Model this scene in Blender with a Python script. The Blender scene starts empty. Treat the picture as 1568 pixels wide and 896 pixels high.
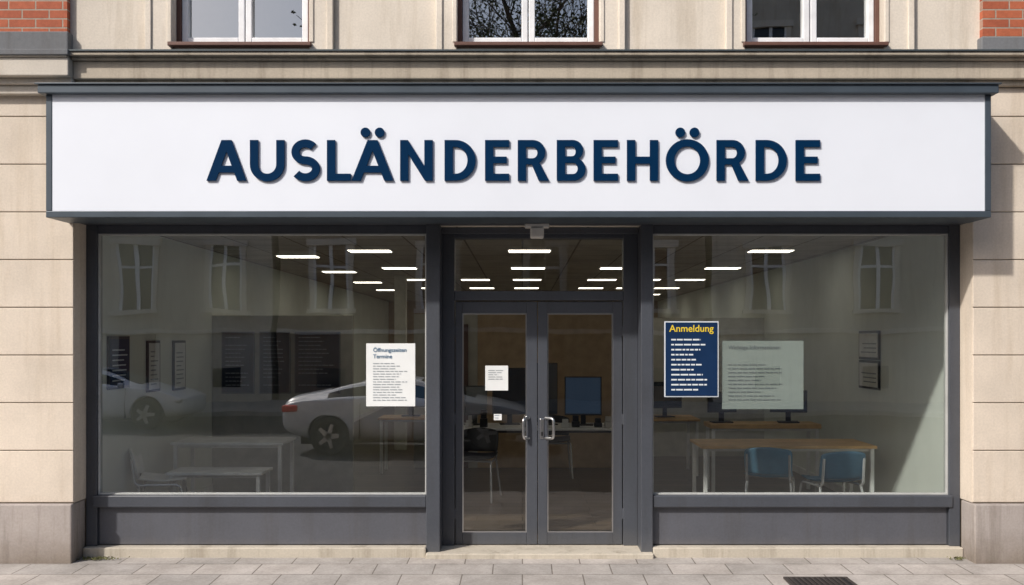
import bpy, bmesh, math, random
from mathutils import Vector
random.seed(7)
R = math.radians
scene = bpy.context.scene
scene.view_settings.view_transform = 'Standard'
scene.view_settings.look = 'None'
scene.view_settings.exposure = 0
COL = scene.collection

# ------------------------------------------------------------ materials
def newmat(name):
    m = bpy.data.materials.new(name); m.use_nodes = True
    nt = m.node_tree; b = nt.nodes['Principled BSDF']
    return m, nt, b
def L(nt, a, b): nt.links.new(a, b)
def coords(nt, swap=False, scale=(1,1,1)):
    tc = nt.nodes.new('ShaderNodeTexCoord')
    out = tc.outputs['Object']
    if swap:
        s = nt.nodes.new('ShaderNodeSeparateXYZ'); c = nt.nodes.new('ShaderNodeCombineXYZ')
        L(nt, out, s.inputs[0]); L(nt, s.outputs[0], c.inputs[0]); L(nt, s.outputs[2], c.inputs[1]); L(nt, s.outputs[1], c.inputs[2])
        out = c.outputs[0]
    mp = nt.nodes.new('ShaderNodeMapping'); mp.inputs['Scale'].default_value = scale
    L(nt, out, mp.inputs[0]); return mp.outputs[0]
def noise(nt, vec, scale, detail=4, rough=0.6):
    n = nt.nodes.new('ShaderNodeTexNoise'); n.inputs['Scale'].default_value = scale
    n.inputs['Detail'].default_value = detail; n.inputs['Roughness'].default_value = rough
    L(nt, vec, n.inputs['Vector']); return n.outputs['Fac']
def ramp(nt, fac, p0, c0, p1, c1):
    r = nt.nodes.new('ShaderNodeValToRGB'); e = r.color_ramp.elements
    e[0].position = p0; e[0].color = (*c0, 1); e[1].position = p1; e[1].color = (*c1, 1)
    L(nt, fac, r.inputs[0]); return r.outputs[0]
def mul(nt, a, b, fac=1.0):
    m = nt.nodes.new('ShaderNodeMix'); m.data_type = 'RGBA'; m.blend_type = 'MULTIPLY'
    m.inputs[0].default_value = fac; L(nt, a, m.inputs[6]); L(nt, b, m.inputs[7]); return m.outputs[2]
def bump(nt, b, h, strength=0.3, dist=0.01):
    n = nt.nodes.new('ShaderNodeBump'); n.inputs['Strength'].default_value = strength
    n.inputs['Distance'].default_value = dist; L(nt, h, n.inputs['Height']); L(nt, n.outputs[0], b.inputs['Normal'])
def simple(name, col, rough=0.5, metal=0.0, var=0.12, nscale=6, bmp=0.05):
    m, nt, b = newmat(name)
    v = coords(nt); f = noise(nt, v, nscale)
    c0 = tuple(max(0, c*(1-var)) for c in col); c1 = tuple(min(1, c*(1+var)) for c in col)
    L(nt, ramp(nt, f, 0.3, c0, 0.7, c1), b.inputs['Base Color'])
    b.inputs['Roughness'].default_value = rough; b.inputs['Metallic'].default_value = metal
    if bmp: bump(nt, b, noise(nt, v, nscale*12, 3), bmp, 0.002)
    return m
def plaster(name, col, stain=0.75, grain=0.35, grime=None, rough=0.9, dirtcol=(0.62, 0.58, 0.52)):
    m, nt, b = newmat(name)
    v = coords(nt)
    big = ramp(nt, noise(nt, v, 1.3, 6, 0.65), 0.3, tuple(c*0.84 for c in col), 0.72, tuple(min(1, c*1.06) for c in col))
    vs = coords(nt, scale=(6, 6, 0.5))
    st = ramp(nt, noise(nt, vs, 1.0, 6, 0.7), 0.28, (stain, stain*0.96, stain*0.9), 0.50, (1, 1, 1))
    fine = ramp(nt, noise(nt, v, 60, 3), 0.3, (0.90, 0.90, 0.90), 0.7, (1.03, 1.03, 1.03))
    c = mul(nt, mul(nt, big, st), fine)
    if grime:   # splash-water dirt at the foot of the wall, fading upwards
        s = nt.nodes.new('ShaderNodeSeparateXYZ'); L(nt, v, s.inputs[0])
        a = nt.nodes.new('ShaderNodeMath'); a.operation = 'MULTIPLY_ADD'; L(nt, noise(nt, v, 5, 6, 0.7), a.inputs[0]); a.inputs[1].default_value = grime; L(nt, s.outputs[2], a.inputs[2])
        c = mul(nt, c, ramp(nt, a.outputs[0], grime*0.45, dirtcol, grime*1.25, (1, 1, 1)))
    L(nt, c, b.inputs['Base Color'])
    b.inputs['Roughness'].default_value = rough
    if grain: bump(nt, b, noise(nt, v, 90, 5, 0.7), grain, 0.003)
    return m
def brickmat(name, c1, c2, mortar, w, h, ms, swap=True, rough=0.85, dist=0.006, off=0.5, blot=0.74):
    m, nt, b = newmat(name)
    v = coords(nt, swap)
    t = nt.nodes.new('ShaderNodeTexBrick'); L(nt, v, t.inputs['Vector'])
    t.inputs['Color1'].default_value = (*c1, 1); t.inputs['Color2'].default_value = (*c2, 1); t.inputs['Mortar'].default_value = (*mortar, 1)
    t.inputs['Scale'].default_value = 1; t.inputs['Mortar Size'].default_value = ms
    t.inputs['Brick Width'].default_value = w; t.inputs['Row Height'].default_value = h; t.inputs['Mortar Smooth'].default_value = 0.3
    t.offset = off
    n1 = ramp(nt, noise(nt, v, 2.2, 6, 0.7), 0.3, (blot, blot*0.985, blot*0.96), 0.65, (1.05, 1.05, 1.05))
    n2 = ramp(nt, noise(nt, v, 45, 4, 0.7), 0.3, (0.84, 0.84, 0.84), 0.7, (1.1, 1.1, 1.1))
    L(nt, mul(nt, mul(nt, t.outputs['Color'], n1), n2), b.inputs['Base Color'])
    b.inputs['Roughness'].default_value = rough
    inv = nt.nodes.new('ShaderNodeMath'); inv.operation = 'SUBTRACT'; inv.inputs[0].default_value = 1; L(nt, t.outputs['Fac'], inv.inputs[1])
    ad = nt.nodes.new('ShaderNodeMath'); ad.operation = 'MULTIPLY_ADD'; L(nt, noise(nt, v, 60), ad.inputs[0]); ad.inputs[1].default_value = 0.25; L(nt, inv.outputs[0], ad.inputs[2])
    bump(nt, b, ad.outputs[0], 0.7, dist)
    return m
def glassmat(name, base, edge=0.6, tint=(0.86, 0.92, 0.89)):
    m = bpy.data.materials.new(name); m.use_nodes = True; nt = m.node_tree
    nt.nodes.remove(nt.nodes['Principled BSDF']); out = nt.nodes['Material Output']
    tr = nt.nodes.new('ShaderNodeBsdfTransparent'); tr.inputs[0].default_value = (*tint, 1)
    gl = nt.nodes.new('ShaderNodeBsdfGlossy'); gl.inputs['Roughness'].default_value = 0.0
    v = coords(nt); bp = nt.nodes.new('ShaderNodeBump'); bp.inputs['Strength'].default_value = 0.14; bp.inputs['Distance'].default_value = 0.01
    L(nt, noise(nt, v, 1.7, 1), bp.inputs['Height']); L(nt, bp.outputs[0], gl.inputs['Normal'])
    lw = nt.nodes.new('ShaderNodeLayerWeight'); lw.inputs[0].default_value = 0.5
    pw = nt.nodes.new('ShaderNodeMath'); pw.operation = 'POWER'; L(nt, lw.outputs['Facing'], pw.inputs[0]); pw.inputs[1].default_value = 4
    ma = nt.nodes.new('ShaderNodeMath'); ma.operation = 'MULTIPLY_ADD'; L(nt, pw.outputs[0], ma.inputs[0]); ma.inputs[1].default_value = edge; ma.inputs[2].default_value = base
    mx = nt.nodes.new('ShaderNodeMixShader'); L(nt, ma.outputs[0], mx.inputs[0]); L(nt, tr.outputs[0], mx.inputs[1]); L(nt, gl.outputs[0], mx.inputs[2])
    L(nt, mx.outputs[0], out.inputs[0]); return m
def emis(name, col, s):
    m, nt, b = newmat(name); b.inputs['Base Color'].default_value = (*col, 1)
    b.inputs['Emission Color'].default_value = (*col, 1); b.inputs['Emission Strength'].default_value = s; return m

M = {}
M['plaster'] = plaster('plaster_beige', (0.70, 0.63, 0.54), 0.80)
M['plaster_lo'] = plaster('plaster_rusticated', (0.70, 0.61, 0.51), 0.84, grime=1.1)
M['surround'] = plaster('surround_stone', (0.72, 0.65, 0.56), 0.86)
M['cornice'] = plaster('cornice_stone', (0.50, 0.435, 0.35), 0.56, 0.4)
M['cornice_l'] = plaster('cornice_light', (0.63, 0.575, 0.50), 0.85)
M['groove'] = simple('groove', (0.30, 0.25, 0.20), 0.95)
M['granite'] = plaster('plinth_granite', (0.41, 0.365, 0.34), 0.60, 0.8, grime=0.35)
M['grey_stone'] = plaster('grey_stone', (0.17, 0.175, 0.185), 0.8)
M['lead'] = simple('lead_flashing', (0.06, 0.075, 0.085), 0.6, 0.2)
M['brick'] = brickmat('red_brick', (0.47, 0.13, 0.06), (0.33, 0.08, 0.04), (0.38, 0.32, 0.26), 0.215, 0.072, 0.006)
M['step'] = plaster('step_stone', (0.52, 0.47, 0.39), 0.62)
M['frame'] = plaster('anthracite_frame', (0.066, 0.073, 0.089), 0.86, 0, grime=0.25, rough=0.42, dirtcol=(1.5, 1.4, 1.25))
M['panel'] = plaster('anthracite_panel', (0.094, 0.098, 0.116), 0.90, 0.05, grime=0.18, rough=0.5, dirtcol=(1.45, 1.35, 1.2))
M['signcap'] = simple('sign_trim', (0.060, 0.078, 0.098), 0.45, 0.2, 0.12, 3)
M['signwhite'] = simple('sign_white', (0.75, 0.785, 0.855), 0.45, 0, 0.028, 0.9, 0.0)
M['navy'] = simple('letter_navy', (0.0008, 0.022, 0.068), 0.6, 0, 0.06, 8, 0)
M['navy'].node_tree.nodes['Principled BSDF'].inputs['Specular IOR Level'].default_value = 0.05
M['glass'] = glassmat('window_glass', 0.30, 0.4, (0.95, 0.985, 0.965))
M['doorglass'] = glassmat('door_glass', 0.12, tint=(0.88, 0.88, 0.86))
M['upglass'] = glassmat('upper_glass', 0.42)
M['white'] = simple('white_paint', (0.76, 0.77, 0.79), 0.45)
M['bead'] = simple('glazing_seal', (0.42, 0.43, 0.42), 0.5)
M['brownwood'] = simple('brown_wood', (0.12, 0.055, 0.04), 0.6)
M['steel'] = simple('brushed_steel', (0.62, 0.62, 0.62), 0.28, 1.0, 0.05)
M['chrome'] = simple('chrome_tube', (0.80, 0.81, 0.82), 0.25, 0.5, 0.05)
M['sensor'] = simple('sensor_plastic', (0.62, 0.60, 0.57), 0.5)
M['paper'] = simple('paper', (0.78, 0.80, 0.80), 0.7, 0, 0.04)
M['ink'] = simple('ink_grey', (0.30, 0.33, 0.36), 0.7, 0, 0)
M['inkdim'] = simple('ink_dim', (0.16, 0.18, 0.20), 0.7, 0, 0)
M['inkblue'] = simple('ink_blue', (0.05, 0.14, 0.25), 0.7, 0, 0)
M['posterblue'] = simple('poster_blue', (0.006, 0.026, 0.080), 0.5, 0, 0.1)
M['posterblue'].node_tree.nodes['Principled BSDF'].inputs['Specular IOR Level'].default_value = 0.2
M['posterdark'] = simple('poster_dark', (0.004, 0.012, 0.032), 0.6)
M['yellow'] = simple('ink_yellow', (0.75, 0.55, 0.03), 0.6, 0, 0)
M['inkwhite'] = simple('ink_white', (0.65, 0.70, 0.75), 0.6, 0, 0)
M['intwall'] = simple('interior_wall', (0.80, 0.84, 0.78), 0.9, 0, 0.06, 1.5)
M['intscreen'] = simple('notice_wall', (0.58, 0.58, 0.52), 0.9)
M['intback'] = simple('interior_back', (0.42, 0.33, 0.23), 0.9)
M['partition'] = simple('partition_wood', (0.56, 0.41, 0.25), 0.6, 0, 0.15)
M['ceiling'] = brickmat('ceiling_tiles', (0.52, 0.48, 0.41), (0.50, 0.46, 0.40), (0.22, 0.2, 0.17), 0.6, 0.6, 0.012, swap=False, off=0.0)
M['intfloor'] = brickmat('floor_planks', (0.15, 0.115, 0.082), (0.10, 0.078, 0.057), (0.03, 0.025, 0.02), 1.4, 0.19, 0.006, swap=False, rough=0.3, dist=0.001)
M['lightpanel'] = emis('light_panel', (1.0, 0.91, 0.76), 5.2)
M['blackplastic'] = simple('black_plastic', (0.012, 0.012, 0.014), 0.4)
M['screen'] = emis('monitor_screen', (0.03, 0.06, 0.11), 0.3)
M['screendark'] = simple('screen_off', (0.02, 0.03, 0.045), 0.12)
M['chairblue'] = simple('chair_blue', (0.12, 0.29, 0.43), 0.5)
M['chairdark'] = simple('chair_slate', (0.07, 0.17, 0.26), 0.5)
M['oak'] = simple('oak_top', (0.78, 0.49, 0.21), 0.45, 0, 0.2, 5)
M['edge'] = simple('table_pale', (0.85, 0.86, 0.85), 0.45)
M['asphalt'] = simple('asphalt', (0.038, 0.038, 0.041), 0.85, 0, 0.35, 4, 0.4)
M['ground'] = simple('ground_soil', (0.09, 0.085, 0.075), 0.95, 0, 0.3, 0.5, 0.3)
M['paving'] = brickmat('paving_slabs', (0.47, 0.43, 0.40), (0.38, 0.355, 0.335), (0.19, 0.165, 0.145), 0.46, 0.29, 0.005, swap=False, dist=0.005, blot=0.66)
M['kerb'] = simple('kerb_granite', (0.30, 0.29, 0.28), 0.85, 0, 0.25, 20, 0.3)
M['iron'] = simple('cast_iron', (0.07, 0.06, 0.055), 0.6, 0.4)
M['moss'] = simple('moss_green', (0.13, 0.13, 0.05), 0.9, 0, 0.4, 20)
M['carpaint'] = simple('car_silver', (0.74, 0.78, 0.82), 0.3, 0.0, 0.03, 2, 0)
M['carpaint'].node_tree.nodes['Principled BSDF'].inputs['Coat Weight'].default_value = 0.8
M['carglass'] = simple('car_glass', (0.006, 0.007, 0.008), 0.05, 0, 0, 2, 0)
M['carglass'].node_tree.nodes['Principled BSDF'].inputs['Specular IOR Level'].default_value = 0.3
M['tyre'] = simple('tyre', (0.015, 0.015, 0.015), 0.8)
M['redlamp'] = simple('tail_lamp', (0.75, 0.02, 0.012), 0.2, 0, 0, 2, 0)
M['bark'] = simple('bark', (0.07, 0.055, 0.04), 0.9, 0, 0.3, 12, 0.4)
M['leaf'] = simple('leaf', (0.06, 0.085, 0.03), 0.7, 0, 0.4, 3)
M['darkglass'] = simple('dark_window', (0.02, 0.022, 0.026), 0.06, 0, 0.2, 0.7, 0)
M['houseA'] = plaster('house_cream', (0.60, 0.54, 0.45))
M['houseB'] = plaster('house_ochre', (0.28, 0.21, 0.15))
M['houseC'] = plaster('house_grey', (0.42, 0.41, 0.39))
M['roof'] = brickmat('roof_tiles', (0.16, 0.06, 0.04), (0.12, 0.05, 0.035), (0.05, 0.03, 0.02), 0.25, 0.3, 0.01)

# ------------------------------------------------------------ helpers
def empty(name, loc=(0, 0, 0)):
    o = bpy.data.objects.new(name, None); o.location = loc; o.empty_display_size = 0.2; COL.objects.link(o); return o
def link(o, parent=None):
    COL.objects.link(o)
    if parent: o.parent = parent
    return o
def boxes(name, bl, mat, parent=None, bev=0.0, seg=2):
    """bl: list of (x0,x1,y0,y1,z0,z1) in metres"""
    vs, fs = [], []
    for (x0, x1, y0, y1, z0, z1) in bl:
        k = len(vs)
        vs += [(x0,y0,z0),(x1,y0,z0),(x1,y1,z0),(x0,y1,z0),(x0,y0,z1),(x1,y0,z1),(x1,y1,z1),(x0,y1,z1)]
        fs += [tuple(k+i for i in f) for f in ((0,3,2,1),(4,5,6,7),(0,1,5,4),(1,2,6,5),(2,3,7,6),(3,0,4,7))]
    me = bpy.data.meshes.new(name); me.from_pydata(vs, [], fs); me.materials.append(M[mat])
    o = bpy.data.objects.new(name, me); link(o, parent)
    if bev:
        b = o.modifiers.new('bevel', 'BEVEL'); b.width = bev; b.segments = seg; b.limit_method = 'ANGLE'
    return o
def box(name, x0, x1, y0, y1, z0, z1, mat, parent=None, bev=0.0):
    return boxes(name, [(x0, x1, y0, y1, z0, z1)], mat, parent, bev)
def mesh(name, vs, fs, mat, parent=None, smooth=False):
    me = bpy.data.meshes.new(name); me.from_pydata(vs, [], fs)
    for mm in (mat if isinstance(mat, (list, tuple)) else [mat]): me.materials.append(M[mm])
    if smooth:
        for p in me.polygons: p.use_smooth = True
    return link(bpy.data.objects.new(name, me), parent)
def tubes(name, paths, rad, mat, parent=None):
    cu = bpy.data.curves.new(name, 'CURVE'); cu.dimensions = '3D'; cu.bevel_depth = rad; cu.bevel_resolution = 3; cu.use_fill_caps = True
    for p in paths:
        s = cu.splines.new('POLY'); s.points.add(len(p)-1)
        for i, q in enumerate(p): s.points[i].co = (*q, 1)
    cu.materials.append(M[mat]); return link(bpy.data.objects.new(name, cu), parent)
def rounded(p, r=0.04, n=4):
    out = [p[0]]
    for i in range(1, len(p)-1):
        a, b, c = Vector(p[i-1]), Vector(p[i]), Vector(p[i+1])
        u = (a-b).normalized()*min(r, (a-b).length/2); w = (c-b).normalized()*min(r, (c-b).length/2)
        for k in range(n+1):
            t = k/n; out.append(tuple((b+u)*(1-t)**2 + b*2*t*(1-t) + (b+w)*t*t))
    out.append(p[-1]); return out
def text(name, s, x, y, z, size, mat, parent=None, align='LEFT', bold=0.0):
    cu = bpy.data.curves.new(name, 'FONT'); cu.body = s; cu.size = size; cu.align_x = align; cu.offset = bold; cu.extrude = 0.0004
    cu.materials.append(M[mat]); o = bpy.data.objects.new(name, cu); o.location = (x, y, z); o.rotation_euler = (R(90), 0, 0)
    return link(o, parent)
def lines(name, x0, x1, ztop, zbot, n, y, mat, parent, thick=0.42, fill=0.9):
    vs, fs = [], []; dz = (ztop-zbot)/n
    for i in range(n):
        if random.random() > fill: continue
        z = ztop - i*dz; end = x0 + (x1-x0)*random.uniform(0.55, 1.0); x = x0
        while x < end:
            w = min(random.uniform(0.02, 0.07), end-x); k = len(vs)
            vs += [(x, y, z-dz*thick), (x+w, y, z-dz*thick), (x+w, y, z), (x, y, z)]; fs.append((k, k+1, k+2, k+3))
            x += w + 0.008
    return mesh(name, vs, fs, mat, parent)

# ------------------------------------------------------------ office building
B = empty('office_building')
PXL, PXR = -3.596, 3.607          # ground-floor shop opening
W = -0.25                         # wall face
X0, X1 = -12.0, 12.0
js = [0.463] + [0.881+0.382*k for k in range(8)] + [3.79]
course = []
for (xa, xb) in ((X0, PXL), (PXR, X1)):
    for i in range(len(js)-1):
        z0, z1 = js[i]+0.0035, js[i+1]-0.0035
        if xa < 0: cuts = [xa, -9.4, -6.6, xb] if i % 2 else [xa, -8.0, -5.2, xb]
        else: cuts = [xa, 6.6, 9.4, xb] if i % 2 else [xa, 5.2, 8.0, xb]
        for a, b in zip(cuts[:-1], cuts[1:]): course.append((a+0.003 if a not in (xa,) else a, b-0.003 if b not in (xb,) else b, W, W+0.13, z0, z1))
boxes('rusticated_courses', course, 'plaster_lo', B, 0.005)
boxes('pier_core', [(X0, PXL-0.012, W+0.012, 0.12, 0.0, 3.8), (PXR+0.012, X1, W+0.012, 0.12, 0.0, 3.8)], 'groove', B)
boxes('pier_reveal', [(PXL-0.01, PXL+0.003, W+0.014, -0.02, 0.463, 2.716), (PXR-0.003, PXR+0.01, W+0.014, -0.02, 0.463, 2.716)], 'plaster_lo', B)
boxes('granite_plinth', [(X0, PXL-0.0, W-0.03, W+0.2, -0.3, 0.456), (PXR+0.0, X1, W-0.03, W+0.2, -0.3, 0.456)], 'granite', B, 0.012)
box('lintel_wall', PXL, PXR, W+0.01, 0.10, 2.716, 3.80, 'plaster', B)
boxes('cornice', [(-3.56, X1, -0.33, 0.1, 3.835, 3.975), (-3.56, X1, -0.29, 0.1, 3.79, 3.835), (-3.56, X1, -0.36, 0.1, 3.975, 4.0)], 'cornice', B, 0.008)
boxes('cornice_top', [(-3.56, X1, -0.40, 0.1, 4.0, 4.03)], 'cornice', B, 0.006)
boxes('cornice_flashing', [(-3.56, X1, -0.412, -0.2, 4.03, 4.042)], 'lead', B)
boxes('corner_cornice', [(X0, -3.562, -0.40, 0.1, 3.84, 3.985), (X0, -3.562, -0.34, 0.1, 3.79, 3.84), (X0, -3.58, -0.31, 0.1, 3.72, 3.79)], 'cornice_l', B, 0.008)
boxes('corner_cornice_cap', [(X0, -3.55, -0.43, 0.1, 3.995, 4.04)], 'grey_stone', B, 0.006)
boxes('corner_cornice_neck', [(X0, -3.57, -0.415, 0.1, 3.9851, 3.9949)], 'cornice_l', B)
ops = [(-2.797, -1.699), (-0.523, 0.617), (1.777, 2.886)]
ZS, ZT = 4.133, 5.95
segs = []; xs = [-3.62] + [v for o in ops for v in o] + [3.66]
for i in range(0, len(xs), 2): segs.append((xs[i], xs[i+1], W, 0.12, 4.03, ZT))
for (a, b) in ops: segs.append((a, b, W, 0.12, 4.03, ZS-0.03))
segs.append((-3.62, 3.66, W, 0.12, ZT, 8.0))
boxes('upper_wall', segs, 'plaster', B)
sur = []
for (a, b), (l, r) in zip(ops, ((0.21, 0.19), (0.165, 0.20), (0.155, 0.235))):
    for (e0, e1) in ((a-l, a), (b, b+r)):
        sur.append((e0, e1, W-0.03, W+0.001, 4.043, ZT+0.2))
        if e0 < a: sur += [(e0, e0+0.05, W-0.045, W-0.029, 4.043, ZT+0.2), (e1-0.035, e1, W-0.04, W-0.029, 4.14, ZT+0.2)]
        else: sur += [(e1-0.05, e1, W-0.045, W-0.029, 4.043, ZT+0.2), (e0, e0+0.035, W-0.04, W-0.029, 4.14, ZT+0.2)]
    sur.append((a-l, b+r, W-0.07, W+0.001, ZT+0.2, ZT+0.38))
boxes('window_surrounds', sur, 'surround', B, 0.006)
boxes('brick_wall', [(X0, -3.62, W-0.05, 0.12, 4.215, 8.0), (3.66, X1, W-0.05, 0.12, 4.175, 8.0)], 'brick', B)
boxes('brick_base_stone', [(X0, -3.60, W-0.075, 0.12, 4.043, 4.214), (3.64, X1, W-0.07, 0.12, 4.045, 4.174)], 'grey_stone', B, 0.01)
for (a, b) in ops:
    c = (a+b)/2; y0 = -0.16
    boxes('upper_window_sill', [(a-0.02, b+0.02, W-0.07, -0.08, ZS-0.03, ZS)], 'brownwood', B, 0.005)
    boxes('upper_window_outer_frame', [(a, a+0.035, y0-0.02, -0.06, ZS, ZT), (b-0.035, b, y0-0.02, -0.06, ZS, ZT), (a+0.035, b-0.035, y0-0.02, -0.06, ZS, ZS+0.03), (a+0.035, b-0.035, y0-0.02, -0.06, ZT-0.03, ZT)], 'brownwood', B, 0.003)
    fr = []
    for (p, q) in ((a+0.037, c-0.004), (c+0.004, b-0.037)):
        fr += [(p, p+0.05, y0, -0.08, ZS+0.032, ZT-0.03), (q-0.05, q, y0, -0.08, ZS+0.032, ZT-0.03), (p+0.05, q-0.05, y0, -0.08, ZS+0.032, ZS+0.085), (p+0.05, q-0.05, y0, -0.08, ZT-0.09, ZT-0.03), (p+0.05, q-0.05, y0, -0.08, 5.45, 5.52)]
    boxes('upper_window_casement', fr, 'white', B, 0.006)
    mesh('upper_window_pane', [(a+0.05, -0.115, ZS+0.05), (b-0.05, -0.115, ZS+0.05), (b-0.05, -0.115, ZT-0.05), (a+0.05, -0.115, ZT-0.05)], [(0, 1, 2, 3)], 'upglass', B)
RL, RR, RB, CH = -3.62, 3.66, 17.0, 2.80
boxes('outer_shell', [(X0, X0+0.3, 0.12, 17.3, 0, 8.0), (X1-0.3, X1, 0.12, 17.3, 0, 8.0), (X0+0.3, X1-0.3, 17.1, 17.3, 0, 8.0), (X0, X1, -0.3, 17.3, 8.0, 8.3)], 'plaster', B)
box('upper_room_floor', X0+0.3, X1-0.3, 0.12, 17.0, 3.0, 3.1, 'intfloor', B)
box('upper_room_wall', -6, 6, 4.0, 4.1, 3.1, 7.9, 'intback', B)
boxes('room_side_walls', [(RL-0.1, RL, 0.12, RB, 0, 3.0), (RR, RR+0.1, 0.12, RB, 0, 3.0)], 'intwall', B)
boxes('room_end_reveals', [(RL-0.02, PXL-0.004, 0.0, 0.12, 0, 2.8), (PXR+0.008, RR+0.02, 0.0, 0.12, 0, 2.8)], 'intwall', B)
box('room_back_wall', RL-0.1, RR+0.1, RB, RB+0.08, 0, 3.0, 'intback', B)
box('room_ceiling', RL-0.1, RR+0.1, 0.103, RB, CH, CH+0.1, 'ceiling', B)
box('room_floor', RL, RR, 0.12, RB, -0.15, 0.0, 'intfloor', B)
boxes('skirting', [(RR-0.015, RR-0.001, 0.13, RB, 0, 0.09), (RL+0.001, RL+0.015, 0.13, RB, 0, 0.09)], 'edge', B)
boxes('office_partition', [(-0.62, 1.55, 5.0, 5.06, 0, 2.12)], 'partition', B, 0.004)
boxes('partition_doorway', [(-1.5, -0.62, 5.0, 5.05, 0, 2.12)], 'intscreen', B)
boxes('notice_partition', [(RL+0.001, -1.98, 3.06, 3.14, 0, 2.05)], 'intscreen', B, 0.004)
boxes('back_doors', [(-1.3, -0.75, 4.96, 4.995, 0, 1.98), (2.4, 3.1, 16.9, 16.99, 0, 2.05), (-2.6, -1.8, 16.9, 16.99, 0, 2.05)], 'brownwood', B)
boxes('room_columns', [(-2.05, -1.87, 7.0, 7.18, 0, 2.8), (1.9, 2.08, 7.0, 7.18, 0, 2.8)], 'intscreen', B)
boxes('meeting_room_wall', [(1.56, RR-0.001, 6.2, 6.27, 0, 2.1)], 'intscreen', B, 0.004)

# ---- shopfront joinery
def frame(bl, n, mat='frame', bev=0.004): boxes(n, bl, mat, B, bev)
GT, GB = 2.643, 0.488
frame([(PXL+0.004, -3.504, -0.045, 0.06, 0.07, 2.714), (3.515, PXR-0.004, -0.045, 0.06, 0.07, 2.714)], 'outer_posts')
frame([(-3.504, -0.79, -0.03, 0.055, GT, 2.712), (1.07, 3.515, -0.03, 0.055, GT, 2.712)], 'head_rails')
frame([(-3.54, -0.79, -0.06, 0.06, 0.388, GB), (1.07, 3.54, -0.06, 0.06, 0.388, GB)], 'sill_rails', bev=0.01)
frame([(-3.50, -0.79, -0.012, 0.05, 0.075, 0.388), (1.07, 3.51, -0.012, 0.05, 0.075, 0.388)], 'base_panels', 'panel')
frame([(-3.504, -3.490, -0.022, 0.03, GB, GT), (-0.804, -0.79, -0.022, 0.03, GB, GT), (-3.490, -0.804, -0.022, 0.03, GB, GB+0.013), (-3.490, -0.804, -0.022, 0.03, GT-0.012, GT),
       (1.07, 1.082, -0.022, 0.03, GB, GT), (3.502, 3.515, -0.022, 0.03, GB, GT), (1.082, 3.502, -0.022, 0.03, GB, GB+0.013), (1.082, 3.502, -0.022, 0.03, GT-0.012, GT)], 'glazing_beads', 'bead', 0.002)
frame([(-0.79, -0.676, -0.075, 0.24, 0.0, 2.714), (0.973, 1.07, -0.075, 0.24, 0.0, 2.714)], 'entrance_posts', bev=0.006)
frame([(-0.676, -0.574, 0.15, 0.26, 0.03, 2.70), (0.852, 0.973, 0.15, 0.26, 0.03, 2.70)], 'door_side_posts')
frame([(-0.574, 0.852, 0.15, 0.26, 2.625, 2.70), (-0.574, 0.852, 0.145, 0.26, 2.10, 2.18)], 'door_head_rails')
frame([(-0.676, 0.973, 0.10, 0.149, 2.66, 2.712)], 'door_head_trim')
for o in (0, 1):
    p, q = ((-0.568, 0.126), (0.131, 0.846))[o]; gp, gq = ((-0.509, 0.036), (0.211, 0.768))[o]
    frame([(p, gp, 0.17, 0.225, 0.034, 2.092), (gq, q, 0.17, 0.225, 0.034, 2.092), (gp, gq, 0.17, 0.225, 0.034, 0.135), (gp, gq, 0.17, 0.225, 1.992, 2.092)], 'door_leaf')
    be = 0.009
    frame([(gp, gp+be, 0.178, 0.215, 0.135, 1.992), (gq-be, gq, 0.178, 0.215, 0.135, 1.992), (gp+be, gq-be, 0.178, 0.215, 0.135, 0.135+be), (gp+be, gq-be, 0.178, 0.215, 1.992-be, 1.992)], 'door_bead', 'steel', 0.001)
    mesh('door_pane', [(gp, 0.2, 0.13), (gq, 0.2, 0.13), (gq, 0.2, 2.0), (gp, 0.2, 2.0)], [(0, 1, 2, 3)], 'doorglass', B)
    hx = (0.008, 0.262)[o]; hb = (0.055, 0.195)[o]
    tubes('door_pull', [rounded([(hb, 0.17, 1.105), (hx, 0.115, 1.105), (hx, 0.115, 0.935), (hb, 0.17, 0.935)], 0.03)], 0.0125, 'steel', B)
    boxes('door_hinges', [((p-0.012, q-0.004)[o], (p+0.004, q+0.012)[o], 0.158, 0.172, z, z+0.09) for z in (0.25, 1.05, 1.8)], 'frame', B, 0.003)
boxes('lock_plate', [(0.148, 0.182, 0.163, 0.171, 0.93, 1.10)], 'steel', B, 0.004)
boxes('lock_cylinder', [(0.157, 0.173, 0.150, 0.164, 0.955, 0.99)], 'blackplastic', B, 0.004)
mesh('transom_pane', [(-0.574, 0.2, 2.17), (0.852, 0.2, 2.17), (0.852, 0.2, 2.64), (-0.574, 0.2, 2.64)], [(0, 1, 2, 3)], 'doorglass', B)
mesh('shop_pane', [(-3.50, 0.0, 0.48), (-0.79, 0.0, 0.48), (-0.79, 0.0, 2.65), (-3.50, 0.0, 2.65)], [(0, 1, 2, 3)], 'glass', B)
mesh('shop_pane', [(1.07, 0.0, 0.48), (3.51, 0.0, 0.48), (3.51, 0.0, 2.65), (1.07, 0.0, 2.65)], [(0, 1, 2, 3)], 'glass', B)
boxes('stone_base_strip', [(PXL+0.002, -0.79, -0.10, 0.1, -0.25, 0.068), (1.07, PXR-0.002, -0.10, 0.1, -0.25, 0.068)], 'step', B, 0.01)
boxes('door_threshold', [(-0.788, 1.068, -0.14, 0.3, -0.25, 0.028)], 'step', B, 0.01)
boxes('soffit_board', [(PXL+0.002, PXR-0.002, W+0.012, -0.001, 2.7125, 2.7155)], 'frame', B)

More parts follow.
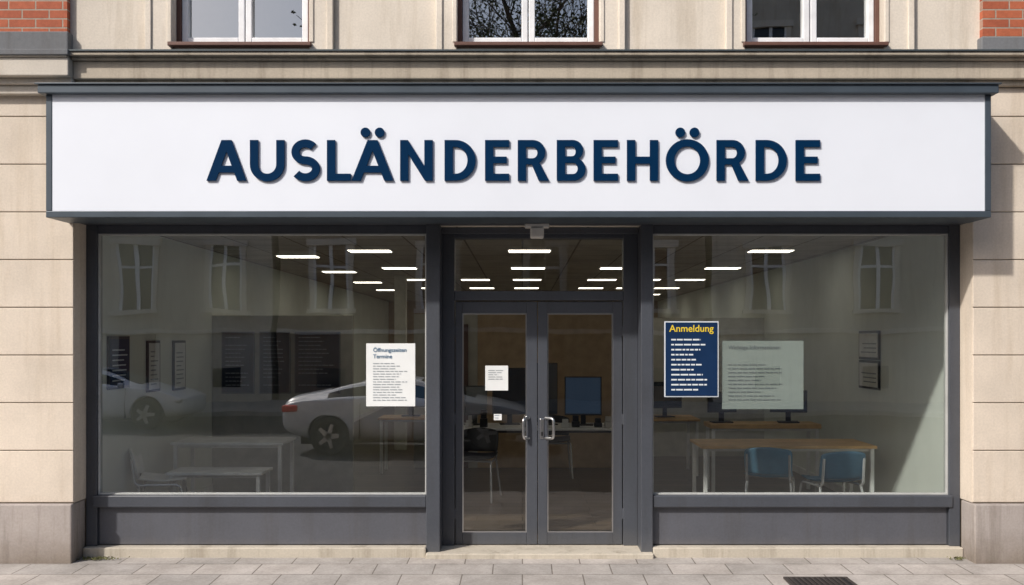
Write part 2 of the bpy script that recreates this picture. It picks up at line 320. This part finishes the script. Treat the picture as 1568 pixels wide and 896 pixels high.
# ------------------------------------------------------------ shop sign
S = empty('office_sign')
SL, SR, ST, SB, SF = -3.632, 3.572, 3.635, 2.70, -0.60
box('sign_box', SL+0.02, SR-0.02, SF+0.03, W-0.001, SB+0.02, ST, 'frame', S)
boxes('sign_trim', [(SL, SL+0.048, SF, W-0.002, SB+0.05, ST), (SR-0.048, SR, SF, W-0.002, SB+0.05, ST), (SL, SR, SF, W-0.002, SB, SB+0.05)], 'signcap', S, 0.005)
boxes('sign_cap', [(-3.672, 3.607, SF-0.045, W-0.002, 3.636, 3.70), (-3.69, 3.625, SF-0.06, W-0.002, 3.70, 3.712)], 'signcap', S, 0.006)
boxes('sign_panel', [(SL+0.048, SR-0.048, SF+0.004, SF+0.029, SB+0.05, 3.636)], 'signwhite', S)

T, HB = 0.20, 0.168
def arc(cx, cz, rx, rz, a0, a1, n=18): return [(cx+rx*math.cos(R(a0+(a1-a0)*i/n)), cz+rz*math.sin(R(a0+(a1-a0)*i/n))) for i in range(n+1)]
def glyph(ch, w):
    if ch in 'AÄ':
        c, a, t = w/2, 0.122, 0.225; xi = lambda z: t+(c-a)*z
        z = (c-t)/(c-a)
        return [[(0,0),(c-a,1),(c+a,1),(w,0),(w-t,0),(w-xi(.2),.2),(xi(.2),.2),(t,0)], [(xi(.365),.365),(w-xi(.365),.365),(c,z)]]
    if ch in 'OÖ':
        return [arc(w/2,.5,w/2,.52,0,360,40)[:-1], arc(w/2,.5,w/2-T*1.05,.52-HB*1.05,0,360,40)[:-1]]
    if ch == 'U':
        return [[(0,1),(T,1)]+arc(w/2,.40,w/2-T,.40-HB,180,360)+[(w-T,1),(w,1)]+arc(w/2,.40,w/2,.42,0,-180)]
    if ch == 'L': return [[(0,0),(0,1),(T,1),(T,HB),(w,HB),(w,0)]]
    if ch == 'E': return [[(0,0),(0,1),(w,1),(w,1-HB),(T,1-HB),(T,.59),(w-.06,.59),(w-.06,.43),(T,.43),(T,HB),(w,HB),(w,0)]]
    if ch == 'H': return [[(0,0),(0,1),(T,1),(T,.59),(w-T,.59),(w-T,1),(w,1),(w,0),(w-T,0),(w-T,.42),(T,.42),(T,0)]]
    if ch == 'N': return [[(0,0),(0,1),(T*.95,1),(w-T,.35),(w-T,1),(w,1),(w,0),(w-T*.95,0),(T,.65),(T,0)]]
    if ch == 'D': return [[(0,0),(0,1)]+arc(w-.5,.5,.5,.5,90,-90,26), [(T,HB),(T,1-HB)]+arc(w-.5,.5,.5-T,.5-HB,90,-90,26)]
    if ch == 'R':
        xb = w-.08-.30
        return [[(0,0),(0,1)]+arc(xb,.70,.31,.30,90,-58)+[(w+.02,0),(w-.23,0),(xb-.02,.40),(T,.40),(T,0)], [(T,.55),(T,1-HB)]+arc(xb,.691,.12,.141,90,-90,10)]
    if ch == 'B':
        xb = w-.29
        return [[(0,0),(0,1)]+arc(xb-.03,.75,.26,.25,90,-62)+arc(xb,.28,.29,.28,62,-90), [(T,.60),(T,.84)]+arc(xb-.04,.72,.09,.12,90,-90,10), [(T,.16),(T,.44)]+arc(xb-.02,.30,.12,.14,90,-90,10)]
    if ch == 'S':
        t = .182; rx = (w-t)/2; rz = (.5-t/2)/2+.005
        p = arc(w/2,.5+rz,rx*.93,rz,38,262,26)+arc(w/2,.5-rz,rx,rz,82,-146,26)
        l, r = [], []
        for i in range(len(p)):
            a = Vector(p[max(0,i-1)]); b = Vector(p[min(len(p)-1,i+1)]); d = (b-a).normalized(); n = Vector((-d.y, d.x))*t/2*1.06
            l.append(tuple(Vector(p[i])+n)); r.append(tuple(Vector(p[i])-n))
        return [l+r[::-1]]
spans = [('A',-2.403,.302),('U',-2.073,.262),('S',-1.761,.218),('L',-1.487,.180),('Ä',-1.300,.318),('N',-0.930,.246),('D',-0.592,.236),('E',-0.284,.182),
         ('R',-0.035,.230),('B',0.262,.218),('E',0.542,.184),('H',0.796,.236),('Ö',1.092,.326),('R',1.478,.236),('D',1.776,.236),('E',2.080,.184)]
CAPH, BASE = 0.308, 2.979
for ch, x, wd in spans:
    cu = bpy.data.curves.new('letter', 'CURVE'); cu.dimensions = '2D'; cu.fill_mode = 'BOTH'; cu.extrude = 0.0055; cu.bevel_depth = 0.0008
    polys = glyph(ch, wd/CAPH)
    if ch in 'ÄÖ':
        for s in (-1, 1): polys.append(arc(wd/CAPH/2+s*.175, 1.19, .118, .118, 0, 360, 24)[:-1])
    for p in polys:
        sp = cu.splines.new('POLY'); sp.use_cyclic_u = True; sp.points.add(len(p)-1)
        for i, q in enumerate(p): sp.points[i].co = (q[0]*CAPH, q[1]*CAPH, 0, 1)
    cu.materials.append(M['navy'])
    o = bpy.data.objects.new('letter', cu); o.location = (x, SF-0.0055, BASE); o.rotation_euler = (R(90), 0, 0); link(o, S)

Q = empty('motion_sensor')
boxes('bracket', [(0.02, 0.215, -0.26, -0.16, 2.668, 2.698)], 'sensor', Q, 0.006)
boxes('housing', [(0.062, 0.172, -0.27, -0.15, 2.585, 2.672)], 'sensor', Q, 0.014)

# ------------------------------------------------------------ notices
N1 = empty('paper_notice')
box('sheet', -1.292, -0.887, -0.012, -0.008, 1.218, 1.738, 'paper', N1)
text('heading', 'Öffnungszeiten', -1.235, -0.0145, 1.668, 0.046, 'inkblue', N1, bold=0.0004)
text('subheading', 'Termine', -1.235, -0.0145, 1.615, 0.046, 'inkblue', N1, bold=0.0004)
lines('body_text', -1.235, -0.95, 1.575, 1.25, 15, -0.0145, 'ink', N1, 0.3)
N2 = empty('information_poster')
box('border', 1.173, 1.622, -0.009, -0.005, 1.294, 1.921, 'inkwhite', N2)
box('sheet', 1.183, 1.612, -0.013, -0.0095, 1.304, 1.911, 'posterblue', N2)
text('heading', 'Anmeldung', 1.397, -0.0145, 1.835, 0.080, 'yellow', N2, 'CENTER', 0.001)
lines('body_text', 1.23, 1.56, 1.775, 1.32, 11, -0.0145, 'inkwhite', N2, 0.30, 1.0)
mt = bpy.data.materials.new('frosted_sheet'); mt.use_nodes = True; nt = mt.node_tree
b = nt.nodes['Principled BSDF']; b.inputs['Base Color'].default_value = (0.50, 0.56, 0.53, 1); b.inputs['Alpha'].default_value = 0.62; b.inputs['Roughness'].default_value = 0.6
M['frost'] = mt
N3 = empty('frosted_notice')
box('sheet', 1.660, 2.336, 0.030, 0.033, 1.191, 1.759, 'frost', N3)
lines('body_text', 1.71, 2.20, 1.66, 1.24, 13, 0.0265, 'inkdim', N3, 0.2)
text('heading', 'Wichtige Informationen', 1.71, 0.0265, 1.69, 0.045, 'inkdim', N3)
N4 = empty('paper_notice')
box('sheet', -0.316, -0.122, 0.192, 0.195, 1.337, 1.548, 'paper', N4)
lines('body_text', -0.29, -0.15, 1.51, 1.40, 6, 0.189, 'ink', N4, 0.25)
N5 = empty('door_sticker')
box('sheet', -0.243, -0.176, 0.192, 0.195, 1.085, 1.137, 'paper', N5)
lines('print', -0.236, -0.183, 1.128, 1.095, 3, 0.189, 'inkblue', N5, 0.3)

def sideposter(xw, y0, y1, z0, z1, mat, inner):
    P = empty('wall_poster'); s = 1 if xw < 0 else -1
    a, b2 = sorted((xw+s*0.002, xw+s*0.022)); box('frame', a, b2, y0, y1, z0, z1, 'blackplastic', P, 0.003)
    a, b2 = sorted((xw+s*0.0225, xw+s*0.025)); box('print', a, b2, y0+0.025, y1-0.025, z0+0.025, z1-0.025, mat, P)
    a, b2 = sorted((xw+s*0.0255, xw+s*0.027))
    boxes('print_lines', [(a, b2, y0+0.06, y1-0.06-random.random()*0.1, z, z+0.012) for z in [z0+0.07+0.045*i for i in range(int((z1-z0-0.14)/0.045))]], inner, P)
sideposter(RL, 0.38, 0.80, 1.33, 1.80, 'posterblue', 'inkwhite')
sideposter(RL, 1.20, 1.50, 1.26, 1.76, 'edge', 'ink')
sideposter(RL, 1.85, 2.18, 1.24, 1.76, 'edge', 'ink')
sideposter(RR, 1.75, 2.30, 1.25, 1.55, 'edge', 'ink')
sideposter(RR, 1.75, 2.30, 1.56, 1.86, 'edge', 'ink')
for (a, b2) in ((-3.50, -3.12), (-3.06, -2.70), (-2.65, -2.12)):
    P = empty('notice_board')
    boxes('board', [(a, b2, 3.03, 3.058, 1.14, 1.86)], 'inkdim', P, 0.004)
    boxes('poster', [(a+0.012, b2-0.012, 3.022, 3.0285, 1.152, 1.848)], 'posterdark', P)
    lines('print', a+0.05, b2-0.05, 1.80, 1.2, 13, 3.018, 'ink', P, 0.25)

# ------------------------------------------------------------ ceiling lights
rows = (2.9, 5.4, 7.9, 10.4, 12.9, 15.4)
for (x, ys) in ((-2.75, (3.6, 6.1, 8.6, 11.1)), (-1.75, rows), (-0.8, rows[2:]), (0.08, rows), (1.35, rows[1:]), (2.85, rows), (2.1, rows[2:])):
    for y in ys:
        P = empty('ceiling_light')
        boxes('housing', [(x-0.25, x+0.25, y-0.13, y+0.13, 2.786, 2.798)], 'white', P)
        box('diffuser', x-0.235, x+0.235, y-0.115, y+0.115, 2.778, 2.7855, 'lightpanel', P)

# ------------------------------------------------------------ furniture
def table(x0, x1, y0, y1, z, top='oak', leg='edge', name='office_table', th=0.028):
    P = empty(name); box('top', x0, x1, y0, y1, z-th, z, top, P, 0.005)
    boxes('apron', [(x0+0.05, x1-0.05, y0+0.05, y0+0.07, z-th-0.03, z-th-0.001), (x0+0.05, x1-0.05, y1-0.07, y1-0.05, z-th-0.03, z-th-0.001)], leg, P)
    i = 0.04
    boxes('legs', [(xx-0.018, xx+0.018, yy-0.018, yy+0.018, 0.0, z-th-0.001) for xx in (x0+i, x1-i) for yy in (y0+i, y1-i)], leg, P, 0.003)
    return P
def chair(x, y, rot, shell='chairblue', name='office_chair'):
    P = empty(name, (x, y, 0)); P.rotation_euler = (0, 0, R(rot)); P.scale = (1.06, 1.06, 1.06)
    def grid(n, f, nu=8, nv=6):
        vs = [f(u/nu*2-1, v/nv) for v in range(nv+1) for u in range(nu+1)]
        fs = [(v*(nu+1)+u, v*(nu+1)+u+1, (v+1)*(nu+1)+u+1, (v+1)*(nu+1)+u) for v in range(nv) for u in range(nu)]
        o = mesh(n, vs, fs, shell, P, True); s = o.modifiers.new('s', 'SOLIDIFY'); s.thickness = 0.016; s.offset = 0
        b = o.modifiers.new('b', 'SUBSURF'); b.levels = 1; b.render_levels = 1
    grid('backrest', lambda u, v: (u*0.215*(1-0.12*max(0, v-0.55)**1.2-0.06*(1-v)), -0.215+0.05*u*u-0.05*v, 0.48+0.25*v-0.03*u*u*v))
    grid('seat', lambda u, v: (u*0.215*(1-0.08*v), -0.19+0.40*v, 0.445+0.022*u*u-0.015*math.sin(v*3.1)+0.02*(1-v)**3))
    s = 0.20
    tubes('frame', [rounded([(sx*s*0.9, -0.225, 0.66), (sx*s*0.92, -0.2, 0.42), (sx*s, 0.17, 0.415), (sx*(s+0.02), 0.23, 0.01)], 0.05) for sx in (-1, 1)] +
          [[(sx*s*0.93, -0.16, 0.415), (sx*(s+0.02), -0.26, 0.01)] for sx in (-1, 1)] + [[(-s, 0.1, 0.415), (s, 0.1, 0.415)]], 0.0115, 'chrome', P)
    return P
table(1.745, 3.45, 1.30, 1.95, 0.735)
table(2.15, 3.42, 2.85, 3.25, 0.80, th=0.05)
chair(2.86, 0.88, 8, 'chairdark')
chair(2.36, 1.16, -18)
table(-3.50, -2.38, 1.5, 2.05, 0.745, 'edge')
table(-3.35, -2.45, 1.0, 1.4, 0.52, 'edge', name='low_table')
chair(-3.36, 0.95, -75, 'edge')
table(-0.95, 1.15, 2.9, 3.6, 0.75, 'edge', 'blackplastic', name='reception_desk')
table(-1.9, -1.1, 4.4, 4.9, 0.74, 'oak'); table(1.62, 2.3, 4.2, 4.9, 0.74, 'oak')
def monitor(x, y, z, w, h, rot=0, scr='screen'):
    P = empty('computer_monitor', (x, y, z)); P.rotation_euler = (0, 0, R(rot))
    boxes('bezel', [(-w/2, w/2, 0, 0.035, 0.12, 0.12+h)], 'blackplastic', P, 0.006)
    boxes('screen', [(-w/2+0.015, w/2-0.015, -0.003, -0.0005, 0.14, 0.105+h)], scr, P)
    boxes('stand', [(-0.03, 0.03, 0.035, 0.06, 0.01, 0.3)], 'blackplastic', P, 0.004)
    boxes('foot', [(-0.12, 0.12, -0.04, 0.13, 0, 0.014)], 'blackplastic', P, 0.004)
monitor(0.72, 3.25, 0.75, 0.44, 0.46, -6, 'screen')
monitor(0.30, 3.3, 0.75, 0.26, 0.62, 20, 'screendark')
monitor(-0.15, 3.35, 0.75, 0.42, 0.56, 5, 'screendark')
monitor(-0.55, 3.3, 0.75, 0.30, 0.35, 30, 'screendark')
monitor(-1.5, 4.65, 0.74, 0.4, 0.3, 0); monitor(1.9, 4.5, 0.74, 0.45, 0.35, 10, 'screendark'); monitor(2.33, 3.05, 0.80, 0.34, 0.24, 4, 'screendark'); monitor(3.1, 3.05, 0.80, 0.42, 0.26, -10, 'screendark')
for (x, c, h) in ((0.50, 'paper', 0.09), (0.62, 'blackplastic', 0.13), (0.05, 'blackplastic', 0.12), (0.88, 'blackplastic', 0.10), (1.0, 'sensor', 0.12), (-0.45, 'blackplastic', 0.2), (-0.62, 'sensor', 0.08)):
    P = empty('desk_organiser'); boxes('tray', [(x-0.045, x+0.045, 3.0, 3.1, 0.752, 0.752+h*0.5), (x-0.035, x+0.035, 3.03, 3.09, 0.752+h*0.5, 0.752+h)], c, P, 0.006)
chair(-0.52, 2.5, 170, 'blackplastic'); chair(0.4, 4.2, 180, 'blackplastic')

# ------------------------------------------------------------ street
PV = -3.0; RZ = -0.22
mesh('pavement', [(-60, 0.4, 0.0), (60, 0.4, 0.0), (60, PV, -0.085), (-60, PV, -0.085)], [(0, 3, 2, 1)], 'paving')
boxes('kerb', [(-60+i*1.0, -60+i*1.0+0.992, PV-0.14, PV-0.001, -0.4, -0.083) for i in range(120)], 'kerb', None, 0.012)
mesh('road', [(-300, PV-0.14, RZ), (300, PV-0.14, RZ), (300, -15.9, RZ), (-300, -15.9, RZ)], [(0, 3, 2, 1)], 'asphalt')
mesh('ground', [(-900, -900, -0.30), (900, -900, -0.30), (900, 900, -0.30), (-900, 900, -0.30)], [(0, 1, 2, 3)], 'ground')
boxes('kerb', [(-60+i*1.0, -60+i*1.0+0.992, -16.04, -15.9, -0.4, -0.10) for i in range(120)], 'kerb', None, 0.012)
mesh('pavement', [(-60, -16.04, -0.10), (60, -16.04, -0.10), (60, -19.2, -0.06), (-60, -19.2, -0.06)], [(0, 3, 2, 1)], 'paving')
G = empty('drain_grate')
gx0, gx1, gy0, gy1 = 1.96, 2.44, -1.08, -0.69
boxes('rim', [(gx0, gx1, gy0, gy0+0.03, -0.05, -0.016), (gx0, gx1, gy1-0.03, gy1, -0.05, -0.012), (gx0, gx0+0.03, gy0+0.03, gy1-0.03, -0.05, -0.014), (gx1-0.03, gx1, gy0+0.03, gy1-0.03, -0.05, -0.014)], 'iron', G, 0.002)
boxes('pit', [(gx0+0.03, gx1-0.03, gy0+0.03, gy1-0.03, -0.05, -0.0185)], 'blackplastic', G)
boxes('bars', [(gx0+0.035+i*0.04, gx0+0.057+i*0.04, gy0+0.031, gy1-0.031, -0.018, -0.012) for i in range(10)], 'iron', G)
def weeds(cx, w, n):
    vs, fs = [], []
    for i in range(n):
        x = cx+random.gauss(0, w); y = -0.15+random.uniform(-0.06, 0.03); z = 0.0+y*0.0283
        a = random.uniform(0, 6.28); s = random.uniform(0.004, 0.010); h = random.uniform(0.003, 0.012)
        k = len(vs); dx, dy = s*math.cos(a), s*math.sin(a)
        vs += [(x-dx, y-dy, z), (x+dx, y+dy, z), (x+dx*0.4+dy, y+dy*0.4+dx, z+h), (x-dx*0.6+dy, y-dy*0.6+dx, z+h*0.8)]; fs.append((k, k+1, k+2, k+3))
    mesh('moss', vs, fs, 'moss')
weeds(-3.45, 0.07, 260); weeds(3.53, 0.03, 80)

# ------------------------------------------------------------ car
def car_body():
    st = [(-2.25,.46,.70,.66,.76,.56),(-2.17,.30,.84,.80,.96,.64),(-1.80,.22,.90,.88,1.03,.64),(-1.42,.20,.92,.90,1.10,.60),(-0.85,.18,.93,.91,1.28,.55),(-0.25,.17,.93,.91,1.335,.56),
          (0.25,.17,.91,.91,1.31,.56),(0.72,.18,.89,.91,1.14,.58),(1.12,.19,.86,.90,.95,.64),(1.6,.20,.79,.88,.87,.64),(2.02,.22,.70,.82,.76,.60),(2.22,.32,.60,.68,.64,.48)]
    vs, fs, mi = [], [], []
    def sec(s):
        x, zb, be, w, tp, wt = s
        half = [(0,zb),(w*.9,zb),(w*.995,(zb+be)/2-.02),(w*.985,be),(w*.95,be+min(.025,(tp-be)*.3)),(wt+.03,tp-min(.075,(tp-be)*.5)),(wt,tp-.02),(wt*.55,tp),(0,tp+.005)]
        full = [(x, -a, z) for a, z in half] + [(x, a, z) for a, z in half[-2:0:-1]]
        return full
    n = 16
    for s in st: vs += sec(s)
    for i in range(len(st)-1):
        for j in range(n):
            fs.append((i*n+j, (i+1)*n+j, (i+1)*n+(j+1) % n, i*n+(j+1) % n))
            jj = j if j < 8 else 15-j
            g = 0
            if jj == 4 and 3 <= i <= 6: g = 1
            if jj in (6, 7) and i in (3, 6, 7): g = 1
            mi.append(g)
    fs.append(tuple(range(n))); mi.append(0); fs.append(tuple(reversed(range((len(st)-1)*n, len(st)*n)))); mi.append(0)
    me = bpy.data.meshes.new('body'); me.from_pydata(vs, [], fs); me.materials.append(M['carpaint']); me.materials.append(M['carglass'])
    for p, m_ in zip(me.polygons, mi): p.material_index = m_; p.use_smooth = True
    bm = bmesh.new(); bm.from_mesh(me); bmesh.ops.recalc_face_normals(bm, faces=bm.faces); bm.to_mesh(me); bm.free()
    o = bpy.data.objects.new('tmp', me); COL.objects.link(o)
    ss = o.modifiers.new('s', 'SUBSURF'); ss.levels = 3; ss.render_levels = 3
    cut = []
    for sx in (-1.36, 1.36):
        for sy in (-0.86, 0.86):
            bpy.ops.mesh.primitive_cylinder_add(vertices=48, radius=0.365, depth=0.5, location=(sx, sy, 0.315), rotation=(R(90), 0, 0))
            c = bpy.context.object; c.data.materials.append(M['blackplastic']); c.hide_render = True; cut.append(c)
            bo = o.modifiers.new('b', 'BOOLEAN'); bo.object = c; bo.operation = 'DIFFERENCE'; bo.solver = 'EXACT'
    dg = bpy.context.evaluated_depsgraph_get(); res = bpy.data.meshes.new_from_object(o.evaluated_get(dg))
    for c in cut: bpy.data.objects.remove(c)
    bpy.data.objects.remove(o)
    return res
BODY = car_body()
def lathe(name, prof, loc, mat, parent, seg=36):
    vs, fs = [], []
    for (r, y) in prof:
        for k in range(seg): a = 2*math.pi*k/seg; vs.append((loc[0]+r*math.cos(a), loc[1]+y, loc[2]+r*math.sin(a)))
    for i in range(len(prof)-1):
        for k in range(seg): fs.append((i*seg+k, i*seg+(k+1) % seg, (i+1)*seg+(k+1) % seg, (i+1)*seg+k))
    return mesh(name, vs, fs, mat, parent, True)
def car(x, y, rot):
    P = empty('parked_car', (x, y, RZ)); P.rotation_euler = (0, 0, R(rot))
    link(bpy.data.objects.new('body', BODY), P)
    boxes('underbody', [(-1.9, 1.9, -0.62, 0.62, 0.17, 0.5)], 'blackplastic', P)
    for sx in (-1.36, 1.36):
        for s in (-1, 1):
            yy = s*0.80
            lathe('tyre', [(0.21, -0.10), (0.30, -0.10), (0.325, -0.07), (0.325, 0.07), (0.30, 0.10), (0.21, 0.10), (0.21, -0.10)], (sx, yy, 0.325), 'tyre', P)
            lathe('rim', [(0.215, s*0.085), (0.20, s*0.095), (0.19, s*0.06), (0.001, s*0.04)], (sx, yy, 0.325), 'blackplastic', P)
            vs, fs = [], []
            for k in range(5):
                a = 2*math.pi*k/5; d = Vector((math.cos(a), 0, math.sin(a))); t = Vector((-math.sin(a), 0, math.cos(a))); c = Vector((sx, yy+s*0.082, 0.325))
                q = len(vs); vs += [tuple(c+t*0.045), tuple(c-t*0.045), tuple(c+d*0.205-t*0.03), tuple(c+d*0.205+t*0.03)]; fs.append((q, q+1, q+2, q+3))
            o = mesh('spokes', vs, fs, 'steel', P); sm = o.modifiers.new('s', 'SOLIDIFY'); sm.thickness = 0.015; sm.offset = 0
    for s in (-1, 1):
        boxes('tail_lamp', [(-2.19, -1.90, min(s*.60, s*.865), max(s*.60, s*.865), .73, .84)], 'redlamp', P, 0.03)
        boxes('head_lamp', [(1.85, 2.13, min(s*.50, s*.80), max(s*.50, s*.80), .56, .66)], 'steel', P, 0.03)
        boxes('door_handle', [(xx, xx+.16, min(s*.89, s*.925), max(s*.89, s*.925), .79, .81) for xx in (-0.72, 0.22)], 'chrome', P, 0.005)
        boxes('door_gaps', [(xx, xx+.008, min(s*.80, s*.908), max(s*.80, s*.908), .25, .88) for xx in (-0.83, 0.1, 0.86)], 'blackplastic', P)
        boxes('mirror', [(0.70, 0.84, min(s*.88, s*1.03), max(s*.88, s*1.03), .91, 1.02)], 'carpaint', P, 0.03)
    return P
car(-2.0, -9.05, 0)
car(-9.8, -13.7, 0); car(15.5, -13.7, 180)

# ------------------------------------------------------------ houses opposite (raised ground floor above a basement plinth)
def house(name, x0, x1, h, mat, floors, yf=-19.2, depth=9, roofh=2.5, pitch=2.6):
    P = empty(name)
    box('walls', x0, x1, yf-depth, yf, -0.3, h, mat, P)
    boxes('cornice', [(x0-0.1, x1+0.1, yf+0.001, yf+0.35, h-0.35, h-0.05), (x0, x1, yf+0.001, yf+0.10, 1.95, 2.08), (x0, x1, yf+0.001, yf+0.13, 5.05, 5.2)], 'surround', P, 0.02)
    mesh('roof', [(x0, yf+0.3, h), (x1, yf+0.3, h), (x1, yf-depth, h), (x0, yf-depth, h), (x0, yf-depth/2, h+roofh), (x1, yf-depth/2, h+roofh)], [(0, 1, 5, 4), (2, 3, 4, 5), (0, 4, 3), (1, 2, 5), (0, 3, 2, 1)], 'roof', P)
    n = int((x1-x0)/pitch); gp = (x1-x0)/n
    fr, gl, su, dr = [], [], [], []
    for f in range(floors):
        z0 = 2.62+f*3.2; zh = 1.9
        for i in range(n):
            c = x0+gp*(i+0.5); w = 0.52
            su += [(c-w-.14, c-w, yf+.001, yf+.08, z0, z0+zh), (c+w, c+w+.14, yf+.001, yf+.08, z0, z0+zh), (c-w-.2, c+w+.2, yf+.001, yf+.14, z0+zh, z0+zh+.18), (c-w-.2, c+w+.2, yf+.001, yf+.16, z0-.12, z0)]
            gl.append((c-w, c+w, yf+.001, yf+.012, z0, z0+zh))
            fr += [(c-w, c-w+.07, yf+.013, yf+.05, z0, z0+zh), (c+w-.07, c+w, yf+.013, yf+.05, z0, z0+zh), (c-.05, c+.05, yf+.013, yf+.05, z0, z0+zh), (c-w+.07, c-.05, yf+.013, yf+.045, z0+zh*.68, z0+zh*.68+.07), (c+.05, c+w-.07, yf+.013, yf+.045, z0+zh*.68, z0+zh*.68+.07)]
    for i in range(n):
        c = x0+gp*(i+0.5)
        if i == n//2: dr.append((c-.55, c+.55, yf+.001, yf+.05, -0.05, 1.93))
        else: gl.append((c-.4, c+.4, yf+.001, yf+.012, 0.35, 0.95))
    boxes('window_glass', gl, 'darkglass', P); boxes('window_frames', fr, 'white', P); boxes('window_surrounds', su, 'surround', P); boxes('front_door', dr, 'brownwood', P, 0.01)
    return P
house('town_house', -34, -18.2, 9.2, 'houseC', 2)
house('town_house', -18, -7.4, 9.0, 'houseA', 2)
house('town_house', -7.2, 5.4, 8.6, 'houseB', 2, roofh=1.0)
house('town_house', 5.6, 18.5, 14.0, 'houseA', 3)
house('town_house', 18.7, 34, 12.0, 'houseC', 3)

# ------------------------------------------------------------ street tree
def tree(x, y, h, seed):
    rnd = random.Random(seed)
    P = empty('street_tree', (x, y, RZ+0.1))
    cu = bpy.data.curves.new('trunk_and_limbs', 'CURVE'); cu.dimensions = '3D'; cu.bevel_depth = 1.0; cu.bevel_resolution = 1
    tips = []
    def spl(pts):
        s = cu.splines.new('POLY'); s.points.add(len(pts)-1)
        for i, (c, rr) in enumerate(pts): s.points[i].co = (*c, 1); s.points[i].radius = max(rr, 0.007)
    def grow(p, d, ln, r, lev):
        n = 5; pts = [(p.copy(), r)]; q = p.copy(); dd = d.copy()
        for i in range(n):
            dd = (dd+Vector((rnd.gauss(0, .11), rnd.gauss(0, .11), rnd.gauss(0.03, .05)))).normalized(); q = q+dd*ln/n
            pts.append((q.copy(), r*(1-0.55*(i+1)/n)))
            if lev > 0 and i >= 1:
                for _ in range(2 if lev == 1 else 1):
                    a = rnd.uniform(0, 6.28); side = dd.orthogonal().normalized(); up = dd.cross(side)
                    nd = (dd*0.75+(side*math.cos(a)+up*math.sin(a))*rnd.uniform(.6, 1.0)).normalized(); nd.z = nd.z*0.8+0.12
                    grow(q, nd, ln*rnd.uniform(.5, .72), pts[-1][1]*0.6, lev-1)
        if lev <= 1: tips.extend([t[0] for t in pts[2:]])
        spl(pts)
    # trunk, then a ring of steep main limbs round a leader: an even crown about the trunk axis
    trunk = [(Vector((0, 0, 0)), 0.21), (Vector((0.03, 0, h*0.2)), 0.17), (Vector((0, 0.04, h*0.4)), 0.14)]
    spl(trunk)
    for k in range(7):
        a = k*2*math.pi/7+rnd.uniform(-.3, .3)
        grow(trunk[2][0], Vector((math.cos(a)*.42, math.sin(a)*.42, 1)).normalized(), h*0.44*rnd.uniform(.85, 1.1), 0.085, 3)
    grow(trunk[2][0], Vector((0, 0, 1)), h*0.52, 0.11, 3)
    cu.materials.append(M['bark']); link(bpy.data.objects.new('trunk_and_limbs', cu), P)
    vs, fs = [], []
    for t in tips:
        for _ in range(3):
            if rnd.random() < .45: continue
            c = t+Vector((rnd.gauss(0, .1), rnd.gauss(0, .1), rnd.gauss(0, .1))); a = Vector((rnd.gauss(0, 1), rnd.gauss(0, 1), rnd.gauss(0, 1))).normalized(); b2 = a.orthogonal().normalized(); s = rnd.uniform(.03, .065)
            k = len(vs); vs += [tuple(c-a*s), tuple(c+b2*s*.6), tuple(c+a*s), tuple(c-b2*s*.6)]; fs.append((k, k+1, k+2, k+3))
    mesh('foliage', vs, fs, 'leaf', P)
tree(0.5, -16.6, 11.6, 3)

# ------------------------------------------------------------ light
AZ, EL = 46, 40
w = bpy.data.worlds.new('World'); scene.world = w; w.use_nodes = True
nt = w.node_tree; bg = nt.nodes['Background']; sky = nt.nodes.new('ShaderNodeTexSky'); sky.sky_type = 'NISHITA'; sky.sun_disc = False
sky.sun_elevation = R(EL); sky.sun_rotation = R(180+AZ); sky.air_density = 1.0; sky.dust_density = 3.0
nt.links.new(sky.outputs[0], bg.inputs[0]); bg.inputs[1].default_value = 0.15
sl = bpy.data.lights.new('sun', 'SUN'); sl.energy = 4.0; sl.angle = R(2.0); sl.color = (1.0, 0.95, 0.885)
so = bpy.data.objects.new('sun', sl); COL.objects.link(so)
d = Vector((math.sin(R(AZ))*math.cos(R(EL)), math.cos(R(AZ))*math.cos(R(EL)), -math.sin(R(EL))))
so.rotation_euler = d.to_track_quat('-Z', 'Y').to_euler(); so.location = (-8, -10, 12)

# ------------------------------------------------------------ camera
cd = bpy.data.cameras.new('camera'); cd.sensor_width = 36; cd.lens = 31.84; cd.shift_x = -0.0102; cd.shift_y = 0.0459; cd.clip_end = 3000; cd.clip_start = 0.05
co = bpy.data.objects.new('camera', cd); co.location = (0, -7.5, 1.77); co.rotation_euler = (R(90), 0, 0); COL.objects.link(co)
scene.camera = co
